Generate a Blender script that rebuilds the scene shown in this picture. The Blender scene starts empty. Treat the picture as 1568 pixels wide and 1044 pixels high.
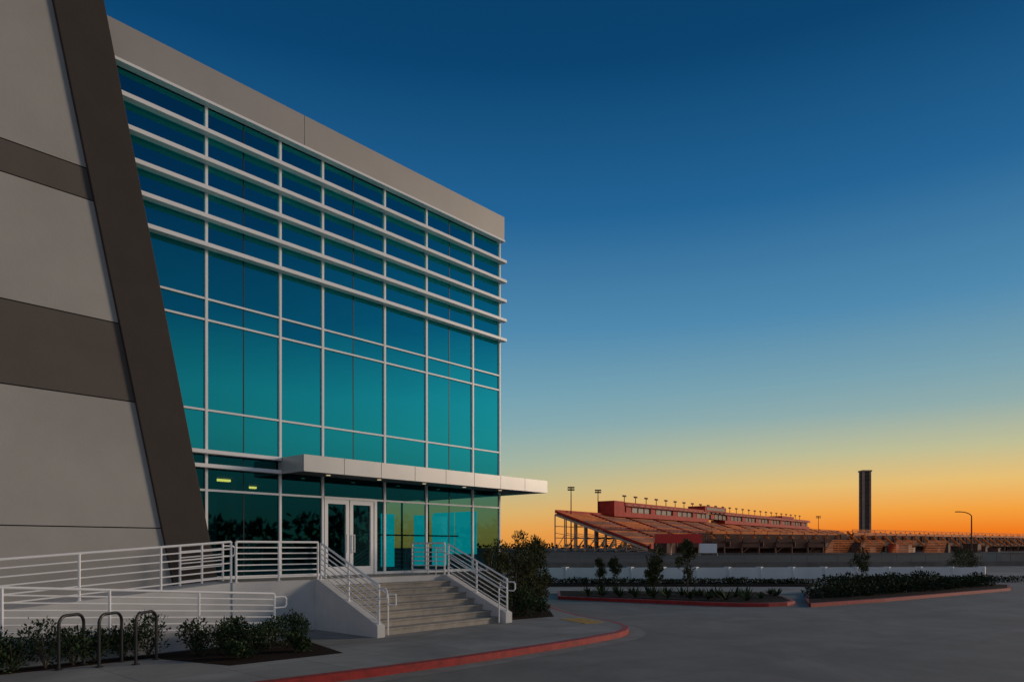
import bpy, math, random
from mathutils import Vector
random.seed(7)
scene=bpy.context.scene
R=math.radians
# ------------------------------------------------------------ helpers
def lin(r,g,b):
    f=lambda c:(c/255/12.92) if c/255<=0.04045 else ((c/255+0.055)/1.055)**2.4
    return (f(r),f(g),f(b),1)
def S(r,d):           # surveyed site axes (rotated 48 deg) -> world x,y
    return (.669*r+.743*d, .669*d-.743*r)
class MB:
    def __init__(s): s.v=[];s.f=[];s.m=[]
    def add(s,vs,fs,mi=0):
        n=len(s.v); s.v+= [tuple(v) for v in vs]
        for f in fs: s.f.append(tuple(i+n for i in f)); s.m.append(mi)
    def box(s,x0,x1,y0,y1,z0,z1,mi=0):
        s.add([(x0,y0,z0),(x1,y0,z0),(x1,y1,z0),(x0,y1,z0),(x0,y0,z1),(x1,y0,z1),(x1,y1,z1),(x0,y1,z1)],
              [(0,3,2,1),(4,5,6,7),(0,1,5,4),(1,2,6,5),(2,3,7,6),(3,0,4,7)],mi)
    def prism(s,poly,z0,z1,mi=0):
        a=sum(poly[i][0]*poly[(i+1)%len(poly)][1]-poly[(i+1)%len(poly)][0]*poly[i][1] for i in range(len(poly)))
        if a<0: poly=poly[::-1]
        n=len(poly)
        s.add([(p[0],p[1],z0) for p in poly]+[(p[0],p[1],z1) for p in poly],
              [tuple(range(n))[::-1],tuple(range(n,2*n))]+[(i,(i+1)%n,n+(i+1)%n,n+i) for i in range(n)],mi)
    def xz(s,poly,y0,y1,mi=0):
        n=len(poly)
        s.add([(p[0],y0,p[1]) for p in poly]+[(p[0],y1,p[1]) for p in poly],
              [tuple(range(n)),tuple(range(n,2*n))[::-1]]+[(i,n+i,n+(i+1)%n,(i+1)%n) for i in range(n)],mi)
    def bar(s,p,q,r,mi=0,n=8,r2=None):
        p=Vector(p);q=Vector(q);d=(q-p)
        if d.length<1e-6:return
        d.normalize(); a=d.orthogonal().normalized(); b=d.cross(a)
        r2=r if r2 is None else r2
        vs=[]
        for c,rr in ((p,r),(q,r2)):
            for i in range(n):
                t=2*math.pi*i/n; vs.append(c+a*rr*math.cos(t)+b*rr*math.sin(t))
        s.add(vs,[(i,(i+1)%n,n+(i+1)%n,n+i) for i in range(n)]+[tuple(range(n))[::-1],tuple(range(n,2*n))],mi)
    def beam(s,p,q,w,h,mi=0):   # rectangular member, w horizontal, h vertical
        p=Vector(p);q=Vector(q);d=(q-p).normalized()
        up=Vector((0,0,1)) if abs(d.z)<.9 else Vector((1,0,0))
        a=d.cross(up).normalized(); b=a.cross(d)
        vs=[c+a*i*w/2+b*j*h/2 for c in (p,q) for i,j in ((-1,-1),(1,-1),(1,1),(-1,1))]
        s.add(vs,[(0,3,2,1),(4,5,6,7),(0,1,5,4),(1,2,6,5),(2,3,7,6),(3,0,4,7)],mi)
    def obj(s,name,mats,parent=None,bevel=0,smooth=False):
        me=bpy.data.meshes.new(name); me.from_pydata(s.v,[],s.f); me.update()
        if not isinstance(mats,(list,tuple)): mats=[mats]
        for m in mats: me.materials.append(m)
        for p,mi in zip(me.polygons,s.m):
            p.material_index=mi; p.use_smooth=smooth
        o=bpy.data.objects.new(name,me); scene.collection.objects.link(o)
        if parent: o.parent=parent
        if bevel:
            b=o.modifiers.new('bevel','BEVEL'); b.width=bevel; b.segments=2; b.limit_method='ANGLE'
        return o
def empty(name):
    e=bpy.data.objects.new(name,None); scene.collection.objects.link(e); return e
# ------------------------------------------------------------ materials
def mat(name,col,rough=.7,metal=0,var=.15,scale=3,bump=0,bscale=40,spec=.5,stretch=None):
    m=bpy.data.materials.new(name); m.use_nodes=True; nt=m.node_tree; N=nt.nodes; L=nt.links
    b=N['Principled BSDF']; b.inputs['Roughness'].default_value=rough; b.inputs['Metallic'].default_value=metal
    b.inputs['Specular IOR Level'].default_value=spec
    tc=N.new('ShaderNodeTexCoord'); mp=N.new('ShaderNodeMapping'); L.new(tc.outputs['Object'],mp.inputs[0])
    if stretch: mp.inputs['Scale'].default_value=stretch
    n=N.new('ShaderNodeTexNoise'); n.inputs['Scale'].default_value=scale; n.inputs['Detail'].default_value=6; n.inputs['Roughness'].default_value=.6
    L.new(mp.outputs[0],n.inputs['Vector'])
    r=N.new('ShaderNodeValToRGB'); r.color_ramp.elements[0].position=.3; r.color_ramp.elements[1].position=.7
    r.color_ramp.elements[0].color=tuple(c*(1-var) for c in col[:3])+(1,)
    r.color_ramp.elements[1].color=tuple(min(1,c*(1+var)) for c in col[:3])+(1,)
    L.new(n.outputs['Fac'],r.inputs[0]); L.new(r.outputs[0],b.inputs['Base Color'])
    if bump:
        n2=N.new('ShaderNodeTexNoise'); n2.inputs['Scale'].default_value=bscale; n2.inputs['Detail'].default_value=4
        L.new(tc.outputs['Object'],n2.inputs['Vector'])
        bp=N.new('ShaderNodeBump'); bp.inputs['Strength'].default_value=bump; bp.inputs['Distance'].default_value=.02
        L.new(n2.outputs['Fac'],bp.inputs['Height']); L.new(bp.outputs[0],b.inputs['Normal'])
    return m
def slabmat(name,col,sx,sy,line,rough=.8,var=.12,mortar=.008,rot=0,lo=.7):
    m=mat(name,col,rough,var=var,scale=.8,bump=.15,bscale=60,spec=.35); nt=m.node_tree;N=nt.nodes;L=nt.links
    tc=N.new('ShaderNodeTexCoord'); mp=N.new('ShaderNodeMapping'); mp.inputs['Rotation'].default_value=(0,0,rot)
    L.new(tc.outputs['Object'],mp.inputs[0])
    br=N.new('ShaderNodeTexBrick'); br.offset=0; br.inputs['Scale'].default_value=1
    br.inputs['Brick Width'].default_value=sx; br.inputs['Row Height'].default_value=sy; br.inputs['Mortar Size'].default_value=mortar
    br.inputs['Color1'].default_value=(1,1,1,1);br.inputs['Color2'].default_value=(.9,.9,.9,1);br.inputs['Mortar'].default_value=(line,line,line,1)
    L.new(mp.outputs[0],br.inputs['Vector'])
    n3=N.new('ShaderNodeTexNoise'); n3.inputs['Scale'].default_value=.25; n3.inputs['Detail'].default_value=8; n3.inputs['Roughness'].default_value=.7; n3.inputs['Distortion'].default_value=1.5
    L.new(tc.outputs['Object'],n3.inputs['Vector'])
    mr=N.new('ShaderNodeMapRange'); mr.inputs[1].default_value=.35; mr.inputs[2].default_value=.7; mr.inputs[3].default_value=lo; mr.inputs[4].default_value=1.15
    L.new(n3.outputs['Fac'],mr.inputs[0])
    mx=N.new('ShaderNodeMix'); mx.data_type='RGBA'; mx.blend_type='MULTIPLY'; mx.inputs[0].default_value=1
    b=N['Principled BSDF']; src=b.inputs['Base Color'].links[0].from_socket
    L.new(src,mx.inputs[6]); L.new(br.outputs['Color'],mx.inputs[7])
    mx2=N.new('ShaderNodeMix'); mx2.data_type='RGBA'; mx2.blend_type='MULTIPLY'; mx2.inputs[0].default_value=1
    L.new(mx.outputs[2],mx2.inputs[6]); L.new(mr.outputs[0],mx2.inputs[7]); L.new(mx2.outputs[2],b.inputs['Base Color'])
    return m
def foliage(name,c1,c2):
    m=bpy.data.materials.new(name); m.use_nodes=True; nt=m.node_tree;N=nt.nodes;L=nt.links
    b=N['Principled BSDF']; b.inputs['Roughness'].default_value=.7; b.inputs['Specular IOR Level'].default_value=.12
    g=N.new('ShaderNodeNewGeometry'); r=N.new('ShaderNodeValToRGB')
    r.color_ramp.elements[0].color=c1+(1,); r.color_ramp.elements[1].color=c2+(1,)
    L.new(g.outputs['Random Per Island'],r.inputs[0]); L.new(r.outputs[0],b.inputs['Base Color'])
    return m
def emis(name,col,st):
    m=bpy.data.materials.new(name); m.use_nodes=True; b=m.node_tree.nodes['Principled BSDF']
    b.inputs['Base Color'].default_value=col; b.inputs['Emission Color'].default_value=col; b.inputs['Emission Strength'].default_value=st
    return m
def glassmat(name,tint,body,fac,transp=0,lo=None):
    m=bpy.data.materials.new(name); m.use_nodes=True; nt=m.node_tree;N=nt.nodes;L=nt.links
    N.remove(N['Principled BSDF']); out=N['Material Output']
    gl=N.new('ShaderNodeBsdfGlossy'); gl.inputs['Color'].default_value=tint; gl.inputs['Roughness'].default_value=.02
    if transp:
        di=N.new('ShaderNodeBsdfTransparent'); di.inputs['Color'].default_value=body
    else:
        di=N.new('ShaderNodeBsdfDiffuse'); di.inputs['Color'].default_value=body
    mx=N.new('ShaderNodeMixShader'); mx.inputs[0].default_value=fac
    if lo is not None:   # coated glass: reflectance climbs with the angle of incidence
        lw=N.new('ShaderNodeLayerWeight'); lw.inputs['Blend'].default_value=.5
        mr=N.new('ShaderNodeMapRange'); mr.inputs[1].default_value=.08; mr.inputs[2].default_value=.34; mr.inputs[3].default_value=lo; mr.inputs[4].default_value=fac
        L.new(lw.outputs['Facing'],mr.inputs[0]); L.new(mr.outputs[0],mx.inputs[0])
    L.new(di.outputs[0],mx.inputs[1]); L.new(gl.outputs[0],mx.inputs[2]); L.new(mx.outputs[0],out.inputs[0])
    n=N.new('ShaderNodeTexNoise'); n.inputs['Scale'].default_value=.5; tc=N.new('ShaderNodeTexCoord'); L.new(tc.outputs['Object'],n.inputs['Vector'])
    bp=N.new('ShaderNodeBump'); bp.inputs['Strength'].default_value=.10; bp.inputs['Distance'].default_value=.02
    L.new(n.outputs['Fac'],bp.inputs['Height']); L.new(bp.outputs[0],gl.inputs['Normal'])
    return m
M_light=mat('painted_concrete_light',(.40,.385,.36),.85,var=.07,scale=.6,bump=.12,bscale=25,spec=.2)
M_brown=mat('painted_concrete_brown',(.125,.109,.097),.85,var=.07,scale=1.0,bump=.12,bscale=25,spec=.2)
M_fin=mat('painted_fin_dark',(.058,.048,.042),.7,var=.08,scale=1.2,bump=.1,bscale=25,spec=.2)
M_fascia=mat('metal_fascia',(.41,.385,.355),.5,metal=.2,var=.04,scale=1)
M_white=mat('white_aluminium',(.92,.92,.92),.35,var=.03,scale=2)
M_rail=mat('white_rail_paint',(.92,.92,.92),.35,var=.03,scale=5)
M_dark=mat('dark_metal',(.02,.02,.022),.4,var=.1)
M_glass=glassmat('tinted_glass_upper',(.05,.64,.66,1),(.002,.010,.02,1),.97,lo=.52)
M_glass2=glassmat('tinted_glass_lower',(.04,.42,.46,1),(.13,.34,.38,1),.18,transp=1)
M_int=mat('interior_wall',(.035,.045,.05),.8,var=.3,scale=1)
M_deck=mat('stair_concrete',(.34,.31,.27),.85,var=.18,scale=4,bump=.2,bscale=70)
M_whitewall=mat('white_stucco_wall',(.58,.58,.57),.85,var=.09,scale=1.5,bump=.15,bscale=50)
M_side=slabmat('sidewalk_concrete',(.34,.33,.31),1.5,1.5,.45)
M_road=slabmat('road_concrete',(.245,.23,.205),4.5,4.5,.72,rough=.8,mortar=.014,rot=.25,lo=.8)
M_far=mat('far_ground',(.08,.075,.068),.9,var=.3,scale=.02,spec=.1)
M_red=mat('red_curb_paint',(.34,.016,.014),.6,var=.35,scale=6)
M_mulch=mat('mulch',(.03,.020,.015),.95,var=.6,scale=25,bump=.8,bscale=40,spec=.1)
M_leaf=foliage('shrub_leaves',(.010,.022,.009),(.060,.095,.038))
M_hedge=foliage('hedge_leaves',(.010,.020,.009),(.045,.062,.028))
M_leaf2=foliage('tree_leaves',(.02,.028,.012),(.11,.115,.045))
M_bark=mat('bark',(.10,.075,.055),.9,var=.4,scale=20)
M_yel=mat('tactile_yellow',(.50,.30,.05),.7,var=.15,scale=8)
# ------------------------------------------------------------ ground
g=MB(); g.add([(-4000,-4000,-.15),(4000,-4000,-.15),(4000,4000,-.15),(-4000,4000,-.15)],[(0,1,2,3)])
ground=g.obj('ground',M_far)
g=MB(); g.prism([(-60,-30),(90,-60),(120,40),(30,62),(-60,62)],-.146,-.145)
road=g.obj('road',M_road)
# sidewalk and kerb
edge=[(-30,11.1),(0,10.95),(5.5,10.75),(7.9,10.42),(9.7,10.25),(12.4,10.15),(13.9,10.15),(15.3,10.25),(15.85,10.42),(16.3,10.65),(16.7,10.95),(17.05,11.35),(17.35,11.8),(17.6,12.3),(18.1,13.5),(19.2,15.2),(20.8,17.2),(22.2,19.5),(22.6,22),(22.6,58)]
sw=MB(); sw.prism(edge+[(18.5,58),(19,18),(-30,18)],-.3,0); sidewalk=sw.obj('sidewalk',M_side)
def kerb(name,line,w=.16,closed=False,m=M_red,z=.004):
    k=MB(); n=len(line); off=[]
    for i in range(n):
        a=Vector(line[(i-1)%n] if (closed or i>0) else line[i]); b=Vector(line[(i+1)%n] if (closed or i<n-1) else line[i])
        d=(b-a).normalized(); off.append((line[i][0]+d.y*w,line[i][1]-d.x*w))
    for i in range(n if closed else n-1):
        j=(i+1)%n
        a,b,c,d=line[i],line[j],off[j],off[i]
        k.add([(a[0],a[1],-.3),(b[0],b[1],-.3),(c[0],c[1],-.3),(d[0],d[1],-.3),(a[0],a[1],z),(b[0],b[1],z),(c[0],c[1],z-.01),(d[0],d[1],z-.01)],
              [(4,7,6,5),(0,4,5,1),(2,6,7,3),(1,5,6,2),(0,3,7,4)])
    return k.obj(name,m)
kerb('red_kerb',edge)
g=MB()   # concrete gutter pan along the kerb
n=len(edge); o1=[];o2=[]
for i in range(n):
    a=Vector(edge[max(0,i-1)]);b=Vector(edge[min(n-1,i+1)]);d=(b-a).normalized()
    o1.append((edge[i][0]+d.y*.16,edge[i][1]-d.x*.16)); o2.append((edge[i][0]+d.y*.62,edge[i][1]-d.x*.62))
for i in range(n-1):
    g.add([o1[i]+(-.141,),o2[i]+(-.141,),o2[i+1]+(-.141,),o1[i+1]+(-.141,)],[(0,1,2,3)])
g.obj('gutter',mat('gutter_concrete',(.26,.245,.22),.8,var=.2,scale=2,bump=.1))
# landscape beds
def bed(name,poly,z=.006):
    b=MB(); b.prism(poly,-.2,z); return b.obj(name,M_mulch)
bed('planting_bed',[(-20,14.75),(5.6,14.45),(6.2,12.5),(8.5,12.3),(9.15,14.95),(-20,14.95)])
bed('planting_bed',[(15.6,14.2),(17.4,13.9),(18.6,15.0),(20.4,17.3),(21.9,19.7),(22.2,22.3),(22.2,57),(19.8,57),(19.6,18.3),(15.6,17.9)])
t=MB(); t.prism([(16.3,11.9),(17.0,11.7),(17.6,13.0),(16.9,13.3)],0,.008)
for i in range(9):
    for j in range(5):
        cx=16.42+.075*i*.9+j*.12;cy=12.0+ i*.13 -j*.04
        if cx<17.45: t.bar((cx,cy,.006),(cx,cy,.016),.025,n=6)
t.obj('tactile_paving',M_yel)
# islands
isA=[(25,19.6),(26.2,13.2),(26.6,12.0),(27.3,11.2),(28.1,10.85),(29,10.9),(31.3,12.2),(33.5,14.2),(31,18),(28,22)]
def island(name,poly):
    b=MB(); b.prism(poly,-.3,0); o=b.obj(name,M_mulch)
    a=sum(poly[i][0]*poly[(i+1)%len(poly)][1]-poly[(i+1)%len(poly)][0]*poly[i][1] for i in range(len(poly)))
    kerb('red_kerb',poly if a>0 else poly[::-1],closed=True)
island('planted_island',isA)
isB=[(28.2,9.9),(33,8.6),(40,7.1),(46,5.8),(50,6.3),(49.5,9.4),(41.5,13.2),(36,12.6),(31,10.9)]
island('planted_island',isB)
g=MB(); g.prism([S(1,35.5),S(20,35.5),S(24,41),S(1,41)],-.1445,-.138); g.prism([S(1,53.4),S(90,54.4),S(90,66),S(1,66)],-.1445,-.138)
g.obj('access_road',slabmat('access_road_concrete',(.36,.34,.31),5,5,.7))
# ------------------------------------------------------------ office building
B=empty('office_building')
FY=18.16; XE=19.44
def finL(z): return 7.31-.2*(z-1.18)
def finR(z): return 8.42-.2*(z-1.18)
TOP=14.42
for nm,z0,z1,m in (('wall_panel_base',-.2,2.60,M_light),('wall_panel_low',2.625,5.52,M_light),('wall_band_wide',5.545,7.27,M_brown),
                 ('wall_panel_mid',7.295,9.88,M_light),('wall_band_narrow',9.905,10.56,M_brown),('wall_panel_top',10.585,16.2,M_light)):
    w=MB(); w.xz([(-45,z0),(finL(z0)+.35,z0),(finL(z1)+.35,z1),(-45,z1)],17.62,18.05); w.obj(nm,m,B)
w=MB(); w.xz([(-45,-.2),(finL(-.2)+.35,-.2),(finL(16.1)+.35,16.1),(-45,16.1)],18.052,18.4)
w.box(-45,4.5,18.4,60,-.2,16.0); w.obj('wall_core',M_brown,B)
w=MB(); w.xz([(finL(-.2),-.2),(finR(-.2),-.2),(finR(16.6),16.6),(finL(16.6),16.6)],17.54,18.5); w.obj('slanted_fin',M_fin,B,bevel=.015)
# upper body
w=MB(); w.box(4.6,XE-.05,FY+.06,60,4.2,TOP-.3); w.box(8.0,XE-.05,25,60,-.2,4.2); w.box(8.7,XE-.03,FY+.02,25,-.2,1.30)
w.box(7.8,8.75,FY+.2,25,-.2,4.2)
w.obj('building_core',mat('core_dark',(.02,.03,.035),.6),B)
w=MB()
for a,b in ((5.0,11.09),(11.105,XE+.05)): w.box(a,b,17.93,18.12,13.56,TOP)
w.box(XE-.15,XE+.05,18.123,60,13.56,TOP); w.box(4.6,XE-.16,18.123,60,TOP-.3,TOP-.05)
w.obj('roof_fascia',M_fascia,B)
w=MB(); w.box(5.2,XE+.06,17.9,18.12,13.49,13.557); w.obj('fascia_trim',M_white,B)
# glazing
VX=[8.36,10.45,11.82,14.09,15.84,18.03,XE]
TH=[9.39,12.92,16.91]
ZH=[13.49,12.77,12.04,11.31,10.59,9.86,8.55,8.01,5.69,4.6]
pn=MB()
xs=sorted([5.0]+VX+TH)
for i in range(len(xs)-1):
    for j in range(len(ZH)-1):
        x0,x1=xs[i],xs[i+1]; z1,z0=ZH[j],ZH[j+1]
        a=random.uniform(-.0035,.0035);b=random.uniform(-.0035,.0035)
        c=[(x0,FY-a-b,z0),(x1,FY+a-b,z0),(x1,FY+a+b,z1),(x0,FY-a+b,z1)]
        pn.add(c,[(0,1,2,3)])
y=FY+.01
for k in range(12):
    for j in range(len(ZH)-1):
        z1,z0=ZH[j],ZH[j+1]; pn.add([(XE,y,z0),(XE,y+1.9,z0),(XE,y+1.9,z1),(XE,y,z1)],[(0,1,2,3)])
    y+=1.9
pn.obj('window_glass_upper',M_glass,B)
pn=MB()
xs2=sorted([7.4]+VX+[9.39,16.91])
for i in range(len(xs2)-1):
    for z0,z1 in ((1.31,3.63),(3.63,4.6)):
        pn.add([(xs2[i],FY,z0),(xs2[i+1],FY,z0),(xs2[i+1],FY,z1),(xs2[i],FY,z1)],[(0,1,2,3)])
pn.obj('window_glass_lower',M_glass2,B)
mu=MB()
for x in VX[:-1]:
    mu.box(x-.034,x+.034,FY-.06,FY+.03,1.31,13.49)
mu.box(XE-.03,XE+.03,FY-.06,FY+.03,-.1,13.49)
for z,h in ((8.55,.05),(8.01,.05),(5.69,.05),(3.63,.055)):
    mu.box(finR(z)-.6,XE-.032,FY-.052,FY+.028,z-h/2,z+h/2)
mu.box(7.9,XE-.032,FY-.05,FY+.02,1.31,1.40)
for k in range(1,12):
    yy=FY+1.9*k; mu.box(XE-.02,XE+.05,yy-.03,yy+.03,4.6,13.49)
for z in ZH[1:]: mu.box(XE-.02,XE+.045,FY+.04,FY+22.8,z-.03,z+.03)
mu.obj('window_mullions',M_white,B)
td=MB()
for x in TH: td.box(x-.012,x+.012,FY-.012,FY+.02,4.7,13.49)
for x in (9.39,16.91): td.box(x-.012,x+.012,FY-.012,FY+.02,1.4,4.6)
td.obj('window_joints',M_dark,B)
lv=MB()
for z in (12.77,12.04,11.31,10.59,9.86):
    lv.box(finR(z)-.7,XE+.14,17.88,18.095,z-.055,z+.055)
for z in (4.60,4.24): lv.box(7.5,10.37,17.9,18.095,z-.05,z+.05)
lv.obj('sunshade_louvers',M_white,B,bevel=.01)
# double door
d=MB()
for a,b in ((11.87,12.72),(12.76,13.63)):
    d.box(a,a+.11,FY-.07,FY-.01,1.33,3.58);d.box(b-.11,b,FY-.07,FY-.01,1.33,3.58)
    d.box(a+.11,b-.11,FY-.07,FY-.01,3.45,3.58);d.box(a+.11,b-.11,FY-.07,FY-.01,1.33,1.58)
d.box(13.66,13.76,FY-.08,FY+.02,1.31,3.6); d.box(11.85,13.66,FY-.085,FY+.02,3.585,3.66)
for x in (12.60,12.88):
    d.bar((x,FY-.13,2.0),(x,FY-.13,2.55),.018);d.bar((x,FY-.13,2.03),(x,FY-.06,2.03),.012);d.bar((x,FY-.13,2.52),(x,FY-.06,2.52),.012)
d.obj('entrance_door',M_white,B)
# canopy
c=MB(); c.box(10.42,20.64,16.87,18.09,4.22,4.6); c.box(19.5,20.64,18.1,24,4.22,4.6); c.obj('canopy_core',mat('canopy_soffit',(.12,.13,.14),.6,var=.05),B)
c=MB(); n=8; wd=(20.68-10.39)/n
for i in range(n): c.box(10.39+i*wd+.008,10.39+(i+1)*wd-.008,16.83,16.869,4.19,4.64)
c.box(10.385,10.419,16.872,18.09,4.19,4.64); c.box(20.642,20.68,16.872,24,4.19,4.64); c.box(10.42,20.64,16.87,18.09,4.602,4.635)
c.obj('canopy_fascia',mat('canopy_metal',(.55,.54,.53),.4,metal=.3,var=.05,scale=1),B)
dl=MB()
for x in (11.6,13.4,15.2,17.0,18.8): dl.bar((x,17.5,4.20),(x,17.5,4.222),.06,n=16)
dl.obj('canopy_downlights',emis('downlight',(1,.8,.5,1),.5),B)
# lobby interior
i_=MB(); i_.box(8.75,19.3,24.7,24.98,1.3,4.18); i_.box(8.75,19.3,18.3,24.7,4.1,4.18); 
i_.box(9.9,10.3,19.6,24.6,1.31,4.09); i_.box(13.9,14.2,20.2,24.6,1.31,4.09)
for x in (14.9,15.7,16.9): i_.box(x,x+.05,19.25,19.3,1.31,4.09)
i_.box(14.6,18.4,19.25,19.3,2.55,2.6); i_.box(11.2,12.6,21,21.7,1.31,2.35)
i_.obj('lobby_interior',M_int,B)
i_=MB(); i_.box(9.0,9.7,19.5,19.62,4.02,4.08); i_.box(10.9,11.4,21.2,21.32,4.02,4.08); i_.obj('lobby_ceiling_lights',emis('lobby_light',(1,.42,.06,1),5.0),B)
i_=MB()  # added glowing surfaces, standing in for the bright view through the lobby glass
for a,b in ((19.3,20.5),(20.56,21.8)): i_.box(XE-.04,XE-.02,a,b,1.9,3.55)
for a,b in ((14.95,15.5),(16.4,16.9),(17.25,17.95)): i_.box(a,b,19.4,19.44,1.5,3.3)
i_.obj('added_lobby_glow',emis('added_teal_glow',(.0,.52,.52,1),1.05),B)
# ------------------------------------------------------------ deck, stairs, ramp
DZ=1.31; DYF=16.39
E=empty('entrance_staircase')
k=MB(); k.box(8.2,15.25,DYF,18.08,-.2,DZ-.004); k.obj('landing',M_whitewall,E)
k=MB(); k.box(8.2,15.23,DYF+.005,18.07,DZ-.004,DZ+.012); k.obj('landing_top',M_deck,E)
k=MB()
nr=8; rise=DZ/nr; run=.345
for i in range(nr-1):
    z1=DZ-rise*(i+1); y1=DYF-run*i
    k.box(10.68,14.98,y1-run,y1-.002,-.2,z1)
    k.box(10.68,14.98,y1-run-.03,y1-run,z1-.04,z1+.001)
k.obj('steps',M_deck,E)
k=MB()
yb=DYF-run*(nr-1)-.25
def yz(mb,x0,x1,pts):
    n=len(pts); mb.add([(x0,p[0],p[1]) for p in pts]+[(x1,p[0],p[1]) for p in pts],[tuple(range(n)),tuple(range(n,2*n))[::-1]]+[(i,n+i,n+(i+1)%n,(i+1)%n) for i in range(n)])
for x0,x1 in ((10.45,10.68),(14.98,15.25)):
    yz(k,x0,x1,[(DYF-.002,-.2),(DYF-.002,DZ),(DYF-.15,DZ),(yb+.02,.30),(yb,.28),(yb,-.2)])
k.obj('cheek_walls',M_whitewall,E,bevel=.01)
def railing(name,pts,h=.98,nb=6,post=1.25,loop_end=None,loop_start=None,rt=.028,rb=.017,low=.13):
    r=MB()
    for si in range(len(pts)-1):
        a=Vector(pts[si]);b=Vector(pts[si+1]); L=(b-a).length; n=max(1,round(L/post))
        for i in range(n+1):
            if i==0 and si>0: continue
            p=a.lerp(b,i/n); r.bar(p,p+Vector((0,0,h)),.028)
            r.box(p.x-.05,p.x+.05,p.y-.05,p.y+.05,p.z,p.z+.012)
        r.bar(a+Vector((0,0,h)),b+Vector((0,0,h)),rt)
        for j in range(nb):
            z=low+(h-low)*j/nb
            r.bar(a+Vector((0,0,z)),b+Vector((0,0,z)),rb,n=6)
    for tag,i0,i1 in (('s',0,1),('e',-1,-2)):
        if (tag=='s' and loop_start) or (tag=='e' and loop_end):
            a=Vector(pts[i0]);d=(a-Vector(pts[i1])); d.z=0; d.normalize()
            z1=h-.08;z0=h-.33;q=[a+Vector((0,0,z1)),a+d*.26+Vector((0,0,z1)),a+d*.31+Vector((0,0,z1-.05)),a+d*.31+Vector((0,0,z0+.05)),a+d*.26+Vector((0,0,z0)),a+Vector((0,0,z0))]
            for u,v in zip(q,q[1:]): r.bar(u,v,.019)
    return r.obj(name,M_rail,smooth=False)
railing('deck_railing',[(8.3,16.42,DZ),(10.56,16.42,DZ)],nb=6,post=1.13)
railing('deck_railing',[(7.3,17.2,DZ-.1),(8.35,17.2,DZ-.02)],nb=6,post=.5,loop_end=1)
railing('deck_railing',[(15.12,16.45,DZ),(15.12,18.0,DZ)],nb=6,post=.78)
def stair_rail(x):
    railing('stair_railing',[(x,DYF-.12,DZ),(x,yb+.08,.30)],h=.95,nb=6,post=1.3,loop_end=1)
stair_rail(10.56); stair_rail(15.12)
for x in (10.85,14.8):
    r=MB(); a=Vector((x,DYF+.1,DZ+.86));b=Vector((x,yb+.1,.16+.86)); r.bar(a,b,.02); r.bar(b,b+Vector((0,-.3,0)),.02); r.bar(b+Vector((0,-.3,0)),b+Vector((0,-.3,-.25)),.02)
    r.bar(b+Vector((0,-.3,-.25)),b+Vector((0,0,-.25)),.02); r.bar(b,b-Vector((0,0,1.0)),.02); r.bar(a,a-Vector((0,0,.86)),.02); r.obj('stair_handrail',M_rail)
# ramps
ra=MB()
def ramp_run(mb,x0,z0,x1,z1,y0,y1):
    mb.xz([(x0,-.2),(x1,-.2),(x1,z1),(x0,z0)],y0,y1)
Xl=-3.2
zl=DZ-.08*(8.2-Xl)
ramp_run(ra,Xl,zl,8.198,DZ,16.42,17.61)
ra.box(Xl-1.5,Xl-.002,15.2,17.61,-.2,zl)
ramp_run(ra,Xl,zl,8.6,.02,15.25,16.415)
ra.obj('wheelchair_ramp',M_whitewall)
railing('ramp_railing',[(Xl,16.47,zl),(8.2,16.47,DZ)],nb=5,post=1.6)
r_=MB(); r_.xz([(Xl,-.1),(8.6,-.1),(8.6,.24),(Xl,.95)],15.12,15.245); r_.obj('ramp_kerb_wall',M_whitewall)
railing('ramp_railing',[(Xl,15.18,.94),(3.33,15.18,.50),(8.6,15.18,.14)],h=.94,nb=6,post=1.75,loop_end=1)
# ------------------------------------------------------------ bike racks
for (ax,ay) in ((3.97,14.3),(4.55,14.1),(5.1,13.9)):
    r=MB(); a=Vector((ax,ay,0)); b=Vector((ax+.5,ay+.35,0)); d=(b-a); L=d.length; d.normalize(); rad=.17; H=.94
    pts=[a.copy(),a+Vector((0,0,H-rad))]
    for i in range(1,7):
        t=math.pi/2*i/6; pts.append(a+d*(rad-rad*math.cos(t))+Vector((0,0,H-rad+rad*math.sin(t))))
    for i in range(0,7):
        t=math.pi/2*i/6; pts.append(b-d*(rad-rad*math.sin(t))+Vector((0,0,H-rad+rad*math.cos(t))))
    pts.append(b.copy())
    for u,v in zip(pts,pts[1:]): r.bar(u,v,.028,n=10)
    for q in (a,b): r.bar(q,q+Vector((0,0,.015)),.07,n=12)
    r.obj('bike_rack',M_dark)
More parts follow.
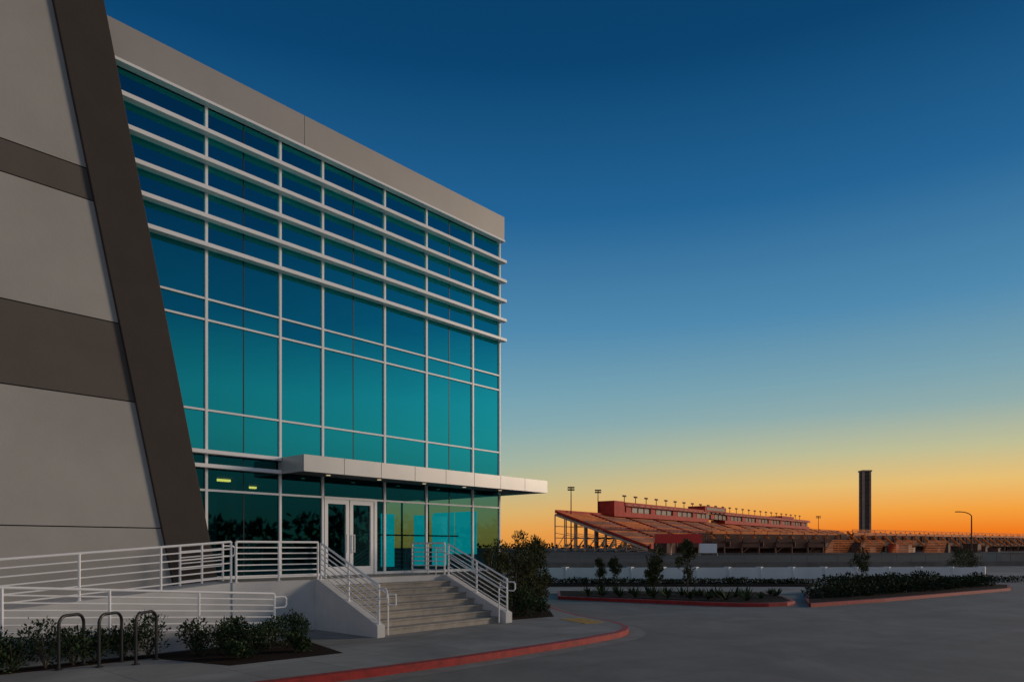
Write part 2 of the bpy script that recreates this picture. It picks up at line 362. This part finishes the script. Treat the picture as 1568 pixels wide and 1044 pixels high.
# ------------------------------------------------------------ vegetation
def leaves(mb,c,rad,n,size,mi=0,elong=2.2,shell=.35,up=.3):
    for _ in range(n):
        while True:
            v=Vector((random.uniform(-1,1),random.uniform(-1,1),random.uniform(-1,1)))
            if v.length<=1 and v.length>shell*random.random(): break
        p=Vector((c[0]+v.x*rad[0],c[1]+v.y*rad[1],c[2]+v.z*rad[2]))
        if p.z<-.1: continue
        d=(v+Vector((random.gauss(0,.6),random.gauss(0,.6),random.gauss(up,.6)))).normalized()
        s=d.cross(Vector((random.gauss(0,1),random.gauss(0,1),random.gauss(0,1)))).normalized()
        sz=size*random.uniform(.6,1.4)
        q=p+d*sz*elong; m_=p+d*sz*elong*.45
        mb.add([p,m_+s*sz*.5,q,m_-s*sz*.5],[(0,1,2,3)],mi)
def shrub(name,x,y,w,h,n=900,size=.03,z=0):
    mb=MB()
    for _ in range(9):
        a=random.uniform(0,6.28); q=(x+math.cos(a)*w*.3,y+math.sin(a)*w*.3,z+h*random.uniform(.5,.85)); mb.bar((x,y,z),q,.012,1,n=5,r2=.004)
    for i in range(9):
        a=random.uniform(0,6.28);rr=random.uniform(0,.36)*w
        leaves(mb,(x+math.cos(a)*rr,y+math.sin(a)*rr,z+h*random.uniform(.25,.78)),(w*.24,w*.24,h*random.uniform(.2,.34)),n//9,size,up=.7)
    return mb.obj(name,[M_leaf,M_bark])
xx=-3.0
while xx<6.0:
    shrub('shrub',xx,14.72+random.uniform(-.06,.12),random.uniform(.7,.95),random.uniform(.62,.95),1000,.028); xx+=random.uniform(.36,.5)
for x,y,w,h in ((6.35,14.3,.7,.66),(6.75,13.9,.75,.66),(7.25,13.5,.85,.6),(7.75,13.9,.85,.70),(8.4,14.1,.8,.76),(7.3,14.4,.7,.66),(6.7,13.2,.55,.4),(7.9,13.1,.6,.42)):
    shrub('shrub',x,y,w,h,1300,.028)
def tree(name,x,y,h,w,n=3000,leaf=.04,trunk=.04,z=0,clumps=16,base=.25):
    mb=MB(); mb.bar((x,y,z),(x+random.uniform(-.05,.05),y,z+h*.45),trunk,1,r2=trunk*.7); mb.bar((x,y,z+h*.45),(x+random.uniform(-.1,.1),y,z+h*.92),trunk*.7,1,r2=trunk*.2)
    for i in range(clumps):
        a=random.uniform(0,6.28); t=random.uniform(base,1); prof=math.sin(math.pi*min(1,(t-base)/(1-base)*.8+.18))
        rr=w*.5*prof*random.uniform(.3,1); q=(x+math.cos(a)*rr,y+math.sin(a)*rr,z+h*t*.95)
        mb.bar((x,y,z+h*t*.7),q,trunk*.35,1,n=5,r2=trunk*.1)
        s=w*random.uniform(.10,.22); leaves(mb,q,(s,s,s*1.4),n//clumps,leaf,elong=2.8,up=.9)
    return mb.obj(name,[M_leaf2,M_bark])
tree('ornamental_tree',16.6,15.9,2.1,1.1,2000,.035,base=.12)
tree('ornamental_tree',17.3,16.2,2.3,1.2,2200,.035,base=.12)
tree('ornamental_tree',18.15,16.15,2.95,1.15,2400,.035,base=.12)
tree('ornamental_tree',18.9,16.5,2.0,1.2,2000,.035,base=.1)
tree('ornamental_tree',20.0,17.0,2.45,1.2,2300,.04,base=.1)
tree('ornamental_tree',21.2,17.9,2.5,1.3,2300,.04,base=.1)
tree('ornamental_tree',21.9,18.2,2.4,1.2,1900,.04,base=.1)
for x,y,w,h in ((16.2,14.9,.9,.8),(17.0,14.6,.9,.6),(17.6,15.4,1.0,.9),(18.6,16.2,1,.8),(19.6,17.2,1.1,.8),(16.6,15.7,1,1.0),(20.8,18.7,1.1,.9),(15.75,14.6,.6,.7),(17.8,14.8,.8,.5)):
    shrub('shrub',x,y,w,h,900,.035)
def agave(x,y,s):
    mb=MB()
    for i in range(20):
        a=random.uniform(0,6.28); t=random.uniform(.3,1.2); d=Vector((math.cos(a)*math.cos(t),math.sin(a)*math.cos(t),math.sin(t)))
        sd=d.cross(Vector((0,0,1))).normalized(); p=Vector((x,y,0)); L=s*random.uniform(.7,1)
        mb.add([p-sd*.03,p+sd*.03,p+d*L*.5+sd*.04,p+d*L,p+d*L*.5-sd*.04],[(0,1,2,3,4)])
    mb.obj('agave_plant',M_leaf)
for i in range(10):     # evenly planted row behind the kerb
    t=i/9
    agave(25.7+1.7*t+.35+random.uniform(-.1,.1),18.9-6.7*t+random.uniform(-.15,.15),random.uniform(.55,.75))
for i in range(9):
    t=i/8; agave(27.6+1.6*t+.3,19.5-6*t,random.uniform(.45,.65))
for i in range(14): agave(random.uniform(28.4,32),random.uniform(12.2,15),random.uniform(.3,.5))
def hedge(name,p,q,w,h,n,size,m=None):
    mb=MB(); p=Vector(p);q=Vector(q); L=(q-p).length; k=int(L/(w*.55))+1
    for i in range(k):
        c=p.lerp(q,i/max(1,k-1)); hh=h*random.uniform(.7,1.1)
        leaves(mb,(c.x+random.uniform(-.2,.2)*w,c.y+random.uniform(-.2,.2)*w,p.z+hh*.45),(w*.5,w*.5,hh*.55),n//k,size)
    return mb.obj(name,m or M_hedge)
hedge('hedge',(32,10.7,0),(40,8.9,0),1.5,.62,6500,.055)
hedge('hedge',(40,8.9,0),(48.5,7.4,0),1.6,.65,6500,.055)
hedge('hedge',(37,11.9,0),(46,9.6,0),1.5,.75,5000,.065)
g=MB(); g.prism([S(1,42),S(18,42),S(19,45),S(1,45)],-.3,-.06); g.obj('planting_strip',M_mulch)
a=S(1.5,43.5);b=S(18,43.5); hedge('hedge',(a[0],a[1],-.08),(b[0],b[1],-.08),1.1,.36,6000,.06)
a=S(21,47);b=S(34,47.5); hedge('hedge',(a[0],a[1],-.1),(b[0],b[1],-.1),1.0,.36,3500,.06)
for r_,d_,h,w in ((6.3,31.5,1.5,.7),(7.9,32,2.5,1.0),(5.4,44,1.35,.8),(6.4,44.5,1.5,.8),(22.6,46,2.1,1.2),(9.2,45,2.2,1.1),(36.5,58,1.9,2.2),(38.5,60,1.7,1.9)):
    x,y=S(r_,d_); tree('young_tree',x,y,h,w,1300,.05,trunk=.03,base=.35)
# row of street trees across the road (mirrored in the glass)
for i in range(10):
    hedge('roadside_tree_row',(30+i*14,-62+i*3+random.uniform(-3,3),2.2),(38+i*14,-61+i*3,2.2),5,random.uniform(3.5,6.5),600,.5)
hedge('roadside_hedge',(10,-60,0),(190,-30,0),6,3.2,4000,.5)
# ------------------------------------------------------------ boundary walls
M_conc=mat('boundary_concrete',(.82,.80,.77),.85,var=.08,scale=.5)
w=MB(); a=S(1.5,52);b=S(35,53); w.beam((a[0],a[1],.26),(b[0],b[1],.26),.25,.84)
for i in range(15):
    p=Vector(a).lerp(Vector(b),i/14); w.box(p.x-.2,p.x+.2,p.y-.2,p.y+.2,-.15,.74)
w.obj('low_white_wall',M_conc)
w=MB(); a=S(4,80);b=S(80,92); w.beam((a[0],a[1],.1),(b[0],b[1],.1),.25,.7)
for i in range(40):
    p=Vector(a).lerp(Vector(b),i/39); w.bar((p.x,p.y,.4),(p.x,p.y,1.5),.03,n=5)
w.bar((a[0],a[1],1.5),(b[0],b[1],1.5),.025,n=5)
w.obj('boundary_wall',mat('boundary_concrete_far',(.22,.18,.15),.85,var=.25,scale=.5))
w=MB(); a=S(62,92);b=S(95,96); w.beam((a[0],a[1],.5),(b[0],b[1],.5),3,1.9); w.beam((a[0],a[1],1.52),(b[0],b[1],1.52),3.2,.14); w.obj('utility_building',mat('utility_wall',(.36,.29,.24),.85,var=.15,scale=.5))
# ------------------------------------------------------------ grandstand
M_seat=mat('bleacher_seats',(.32,.15,.11),.8,var=.4,scale=.12,spec=.1)
M_seat2=mat('bleacher_seats_highlight',(.62,.20,.08),.8,var=.35,scale=.12,spec=.1)  # orange light highlights put into the colour of some seat rows
M_rs=mat('red_steel',(.50,.035,.018),.6,var=.25,scale=.2,spec=.2)
M_os=mat('sunset_lit_steel',(.90,.20,.03),.6,var=.35,scale=.25,spec=.2)  # orange sunset light on the steel, painted into its base colour
M_bs=mat('brown_steel',(.12,.055,.04),.7,var=.35,scale=.2,spec=.2)
M_ws=mat('pale_panel',(.60,.40,.29),.7,var=.25,scale=.2,spec=.2)
M_win=mat('box_windows',(.05,.045,.05),.3,var=.3,scale=.5)
G=empty('grandstand')
def P(s,w,z):
    x,y=S(26+.622*s+.784*w,430+.784*s-.622*w); return (x,y,z)
def pbox(mb,s0,s1,w0,w1,z0,z1,mi=0):
    vs=[P(s0,w0,z0),P(s1,w0,z0),P(s1,w1,z0),P(s0,w1,z0),P(s0,w0,z1),P(s1,w0,z1),P(s1,w1,z1),P(s0,w1,z1)]
    mb.add(vs,[(0,3,2,1),(4,5,6,7),(0,1,5,4),(1,2,6,5),(2,3,7,6),(3,0,4,7)],mi)
mb=MB(); rows=24
for i in range(rows):
    w0=62*i/rows; z=23.5-21*i/rows
    for k_ in range(16):
        if i in (11,12) : continue
        pbox(mb,k_*40+1.6,(k_+1)*40-1.6,w0,w0+62/rows*.72,z-.9,z, 3 if (i%4==1 or (k_*5+i//6)%6==0) else 0)
    pbox(mb,0,640,w0+.1,w0+62/rows,z-1.9,z-1.0,1)
for k_ in range(0,17):      # stair aisles
    mb.beam(P(k_*40,0,24),P(k_*40,61,3.2),.5,1.0,2)
for s in range(0,640,6): mb.beam(P(s,31.5,12),P(s,31.5,14.6),.25,.25,1)
mb.beam(P(0,31.5,14.6),P(640,31.5,14.6),.3,.3,2); mb.beam(P(0,31.5,13.3),P(640,31.5,13.3),.2,.2,2)
mb.obj('seating_rows',[M_seat,M_bs,M_rs,M_seat2],G)
mb=MB()
for s in list(range(0,61,12))+list(range(84,640,24)):
    mb.beam(P(s,0,22),P(s,62,1),.6,1.2)
    for wv in range(0,62,7):
        zt=22-21*wv/62; mb.beam(P(s,wv,0),P(s,wv,zt),.5,.5)
        if s<70:
            mb.beam(P(s,wv,zt*.5),P(s,wv+7 if wv<54 else 62,max(0,(22-21*(wv+7)/62)*.5)),.3,.3)
            mb.beam(P(s,wv,0),P(s,wv+7 if wv<54 else 62,max(0,(22-21*(wv+7)/62)*.5)),.3,.3)
for wv in range(0,55,14):
    for zz in (8,15):
        if zz<22-21*wv/62: mb.beam(P(0,wv,zz),P(640,wv,zz),.35,.4)
mb.obj('support_frames',M_ws,G)
mb=MB(); mb2=MB(); mb3=MB()
pbox(mb,60,74,-7,6,23,33.4)
pbox(mb,74,215,-7,6.5,30.4,33); pbox(mb,74,215,-7,6,23,26.2)
pbox(mb,205,250,-8,7,32,36.5); pbox(mb,250,500,-7,6,23,26); pbox(mb,250,500,-7,6.5,30.5,33)
pbox(mb3,74,500,-6,4,26.2,30.4)
pbox(mb3,208,247,6.9,7.2,33.2,35.4)
for s in range(78,500,9): pbox(mb2,s,s+1.0,4.0,4.5,26.2,30.4)
for s in range(78,500,36): pbox(mb,s,s+7,4.2,4.9,26.2,30.4)
for s in range(76,500,9): pbox(mb2,s,s+6,6.45,6.7,31.0,31.5)
pbox(mb,400,440,-8,7,33,35)
pbox(mb,0,640,63,64,1.5,4.2); pbox(mb,0,60,.0,.4,23,25)
mb.obj('press_box',M_rs,G); mb2.obj('press_box_frames',M_ws,G); mb3.obj('press_box_windows',M_win,G)
mb=MB()
for s in range(84,500,16):
    h=38 if s%32 else 36.5
    mb.beam(P(s,0,33),P(s,0,h),.4,.4); mb.beam(P(s-2,0,h),P(s+2,0,h),.9,1.1)
pbox(mb,0,640,.0,.25,24.2,24.6)
for s in range(0,640,10): mb.beam(P(s,.1,23),P(s,.1,24.4),.15,.15)
mb.obj('roof_floodlights',M_bs,G)
# concourse / second lower stand running off to the right
C=empty('concourse_structure')
def run(a,b,z0,z1,step,mt,name,deck=3,back=True,rake=True,fill=.6):
    mb=MB();mo=MB(); a=Vector(S(*a)+(0,));b=Vector(S(*b)+(0,)); L=(b-a).length; n=int(L/step)
    dirv=(b-a).normalized(); nv=Vector((-dirv.y,dirv.x,0))*deck
    for i in range(n+1):
        p=a.lerp(b,i/n)
        for q in (p,p+nv*2): mb.beam(q,q+Vector((0,0,z1)),.5,.5)
        if rake: mo.beam(p-nv*1.6+Vector((0,0,z1*.35)),p+nv*.9+Vector((0,0,z1*1.12)),.6,.9)
        if i<n:
            q=a.lerp(b,(i+1)/n)
            if i%2: mb.beam(p+Vector((0,0,.3)),q+Vector((0,0,z1)),.3,.3)
            if random.random()<fill: mb.beam(p-nv*.1+Vector((0,0,z0+.9)),q-nv*.1+Vector((0,0,z0+.9)),.2,1.6)
            mo.beam(p-nv*.2+Vector((0,0,z1+.1)),p.lerp(q,.93)-nv*.2+Vector((0,0,z1+.1)),.4,.9+random.random()*.6)
            mo.bar(p+Vector((0,0,z1)),p+Vector((0,0,z1+2.0)),.18,n=4)
    mb.beam(a+nv+Vector((0,0,z0)),b+nv+Vector((0,0,z0)),deck*2,.5)
    if back: mb.beam(a+nv*2.1+Vector((0,0,z1*.5)),b+nv*2.1+Vector((0,0,z1*.5)),.3,z1)
    mo.beam(a+Vector((0,0,z1+2)),b+Vector((0,0,z1+2)),.3,.3); mo.beam(a+Vector((0,0,z1+1.4)),b+Vector((0,0,z1+1.4)),.2,.2)
    mb.obj(name+'_frames',M_bs,C); mo.obj(name+'_rail',mt,C)
run((84,300),(190,370),3.2,8.4,9,M_os,'walkway')
run((165,345),(620,660),3.0,8.8,10,M_os,'outer_stand')
run((58,235),(120,262),2.2,4.6,7,M_bs,'gate_deck',rake=False)
mb=MB()
for i in range(22):
    r0=60+i*9+random.uniform(-4,4); d0=265+(r0-60)*.55+random.uniform(-12,12); x,y=S(r0,d0); w_=random.uniform(4,10); h_=random.uniform(1.6,4.2)
    mb.box(x-w_/2,x+w_/2,y-w_/3,y+w_/3,-.15,h_,random.choice((0,0,1,2,0)))
    mb.box(x-w_/2-.3,x+w_/2+.3,y-w_/3-.3,y+w_/3+.3,h_,h_+.25,0)
mb.obj('service_blocks',[M_bs,M_ws,M_rs],C)
mb=MB()
for k_ in range(4):
    for i in range(8):
        a=S(112+k_*13-i*.9,250-i*1.2+k_*3); b=S(122+k_*13-i*.9,255-i*1.2+k_*3)
        mb.beam((a[0],a[1],4.6-.6*i),(b[0],b[1],4.6-.6*i),.9,.3)
mb.obj('small_bleachers',M_os,C)
mb=MB(); a=S(90,440);b=S(620,800); mb.beam((a[0],a[1],3),(b[0],b[1],3),3,6); mb.obj('track_wall',M_bs,C)
# red gate canopy and white sign
Ge=empty('entrance_gate_canopy')
mb=MB(); a=S(44,220);b=S(58,218); mb.beam((a[0],a[1],4.9),(b[0],b[1],4.9),5,2.8); mb.obj('red_canopy',mat('gate_red',(.75,.03,.02),.5,var=.1),Ge)
mb=MB()
for t_ in (.05,.35,.65,.95):
    x=a[0]+(b[0]-a[0])*t_; y=a[1]+(b[1]-a[1])*t_; mb.beam((x,y,-.1),(x,y,3.5),.4,.4)
mb.obj('posts',M_ws,Ge)
Si=empty('white_sign_board')
mb=MB(); a=S(54,205);b=S(59,205); mb.beam((a[0],a[1],1.9),(b[0],b[1],1.9),.3,2.8); mb.obj('board',mat('sign_white',(.9,.9,.9),.5,var=.05),Si)
mb=MB(); mb.beam((a[0],a[1],-.1),(a[0],a[1],.5),.3,.3); mb.beam((b[0],b[1],-.1),(b[0],b[1],.5),.3,.3); mb.obj('legs',M_dark,Si)
# scoring pylon
T=empty('scoring_tower')
HT=53
def tb(mb,r0,r1,d0,d1,z0,z1):
    vs=[]
    for z in (z0,z1):
        for r_,d_ in ((r0,d0),(r1,d0),(r1,d1),(r0,d1)): vs.append(S(238+r_,480+d_)+(z,))
    mb.add(vs,[(0,3,2,1),(4,5,6,7),(0,1,5,4),(1,2,6,5),(2,3,7,6),(3,0,4,7)])
mb=MB()
for i in (-1,1):
    for j in (-1,1): tb(mb,i*2.2-.6,i*2.2+.6,j*2.2-.6,j*2.2+.6,0,HT)
tb(mb,-3.2,3.2,-3.2,3.2,HT,HT+1.0)
mb.obj('corner_columns',mat('pylon_steel',(.42,.28,.21),.6,var=.2,scale=.2),T)
mb=MB(); tb(mb,-2.0,2.0,-2.0,2.0,3,HT); mb.obj('core',mat('pylon_core',(.10,.07,.055),.6,var=.3,scale=.3),T)
mb=MB()
for k_ in range(17): tb(mb,-1.6,1.6,-2.4,-2.0,5+k_*2.8,5.6+k_*2.8); tb(mb,-2.4,-2.0,-1.6,1.6,5+k_*2.8,5.6+k_*2.8)
mb.obj('number_panels',M_bs,T)
def mast(r_,d_,h,hw=2.2,name='floodlight_mast'):
    x,y=S(r_,d_); mb=MB(); mb.bar((x,y,0),(x,y,h),.45,n=8,r2=.25)
    a=Vector((.669,-.743,0))
    for z in (h-.4,h-1.8):
        mb.beam(Vector((x,y,z))-a*hw,Vector((x,y,z))+a*hw,.3,.2)
        for k_ in (-1,-.33,.33,1):
            c=Vector((x,y,z))+a*hw*k_; mb.box(c.x-.4,c.x+.4,c.y-.4,c.y+.4,z-.35,z+.55)
    mb.obj(name,M_bs)
mast(36.5,440,39.5,1.6); mast(58,480,41,1.6); mast(340,790,37)
def street_lamp(r_,d_,h):
    x,y=S(r_,d_); mb=MB(); mb.bar((x,y,-.15),(x,y,h*.88),.13,n=8,r2=.08); a=Vector((-.669,.743,0)); p=Vector((x,y,h*.88))
    for i in range(6):
        q=p+Vector((0,0,.18*(1-i/6)*h/8))+a*.17*(1+i*.3); mb.bar(p,q,.07,n=6); p=q
    mb.beam(p,p+a*.7,.28,.14); mb.box(x-.2,x+.2,y-.2,y+.2,-.15,.5); mb.obj('street_lamp',M_bs)
street_lamp(71,110,8.0); street_lamp(150,300,11); street_lamp(120,280,9.5)
mb=MB()
for i in range(260):
    a=-.1+ i/260*1.25; d=1500; x,y=S(a*d,d); s=random.uniform(4,7)
    leaves(mb,(x,y,1),(14,14,s),14,4,elong=1.5)
mb.obj('distant_tree_line',M_hedge)
# ------------------------------------------------------------ world & sun
W=bpy.data.worlds.new('World'); scene.world=W; W.use_nodes=True; nt=W.node_tree;N=nt.nodes;L=nt.links
bg=N['Background']; tc=N.new('ShaderNodeTexCoord'); sp=N.new('ShaderNodeSeparateXYZ'); L.new(tc.outputs['Generated'],sp.inputs[0])
def ramp(st):
    r=N.new('ShaderNodeValToRGB'); cr=r.color_ramp
    while len(cr.elements)>1: cr.elements.remove(cr.elements[-1])
    cr.elements[0].position=st[0][0]; cr.elements[0].color=lin(*st[0][1])
    for p_,c_ in st[1:]:
        e=cr.elements.new(p_); e.color=lin(*c_)
    L.new(sp.outputs['Z'],r.inputs[0]); return r
top=[(.29,(78,136,173)),(.42,(32,98,148)),(.56,(5,66,110)),(.75,(2,50,88)),(1,(2,40,72))]
rA=ramp([(0,(226,150,66)),(.025,(228,164,84)),(.05,(214,178,112)),(.08,(190,182,140)),(.12,(160,178,162)),(.17,(130,168,176)),(.21,(114,160,178))]+top)
rB=ramp([(0,(226,96,20)),(.020,(238,122,30)),(.045,(242,158,60)),(.080,(230,188,112)),(.12,(190,188,148)),(.17,(142,170,170)),(.21,(120,160,174))]+top)
r2=ramp([(0,(165,140,115)),(.05,(132,138,134)),(.10,(118,150,152)),(.15,(114,166,172)),(.20,(102,164,178)),(.29,(44,106,144)),(.40,(18,68,112)),(.52,(10,46,86)),(.75,(2,36,74)),(1,(2,34,68))])
r3=ramp([(0,(178,162,155)),(.15,(184,174,174)),(.35,(138,152,172)),(.6,(40,80,120)),(1,(2,36,68))])  # brighter low sky added behind the camera to lift the facade whites
vm=N.new('ShaderNodeVectorMath'); vm.operation='MULTIPLY'; vm.inputs[1].default_value=(1,1,0); L.new(tc.outputs['Generated'],vm.inputs[0])
vn=N.new('ShaderNodeVectorMath'); vn.operation='NORMALIZE'; L.new(vm.outputs[0],vn.inputs[0])
def azf(az,lo,hi):
    vd=N.new('ShaderNodeVectorMath'); vd.operation='DOT_PRODUCT'; vd.inputs[1].default_value=(math.sin(R(az)),math.cos(R(az)),0); L.new(vn.outputs[0],vd.inputs[0])
    mr=N.new('ShaderNodeMapRange'); mr.interpolation_type='SMOOTHSTEP'; mr.inputs[1].default_value=lo; mr.inputs[2].default_value=hi; L.new(vd.outputs['Value'],mr.inputs[0]); return mr
def mixc(f,a,b):
    m=N.new('ShaderNodeMix'); m.data_type='RGBA'; L.new(f.outputs[0],m.inputs[0]); L.new(a,m.inputs[6]); L.new(b,m.inputs[7]); return m.outputs[2]
c1=mixc(azf(96,.60,1.0),rA.outputs[0],rB.outputs[0])
c2=mixc(azf(60,.36,.80),r2.outputs[0],c1)
c3=mixc(azf(245,.15,.8),c2,r3.outputs[0])
sky=N.new('ShaderNodeTexSky'); sky.sky_type='NISHITA'; sky.sun_disc=False; sky.sun_elevation=R(2); sky.sun_rotation=R(122)
sc=N.new('ShaderNodeMix'); sc.data_type='RGBA'; sc.blend_type='ADD'; sc.inputs[0].default_value=.004
L.new(c3,sc.inputs[6]); L.new(sky.outputs[0],sc.inputs[7]); L.new(sc.outputs[2],bg.inputs[0]); bg.inputs[1].default_value=1
sl=bpy.data.lights.new('sun','SUN'); sl.energy=1.6; sl.angle=R(16); sl.color=(1,.78,.58)
so=bpy.data.objects.new('sun',sl); scene.collection.objects.link(so)
az,el=R(122),R(13); dv=Vector((math.sin(az)*math.cos(el),math.cos(az)*math.cos(el),math.sin(el)))
so.rotation_euler=dv.to_track_quat('Z','Y').to_euler()
# ------------------------------------------------------------ camera
cam=bpy.data.cameras.new('camera'); co=bpy.data.objects.new('camera',cam); scene.collection.objects.link(co)
co.location=(0,0,2.15); co.rotation_euler=(R(90),0,R(-48)); cam.sensor_width=36; cam.lens=25.03; cam.shift_y=.2015
cam.clip_start=.1; cam.clip_end=9000; scene.camera=co
scene.view_settings.view_transform='Standard'; scene.view_settings.look='None'; scene.view_settings.exposure=0
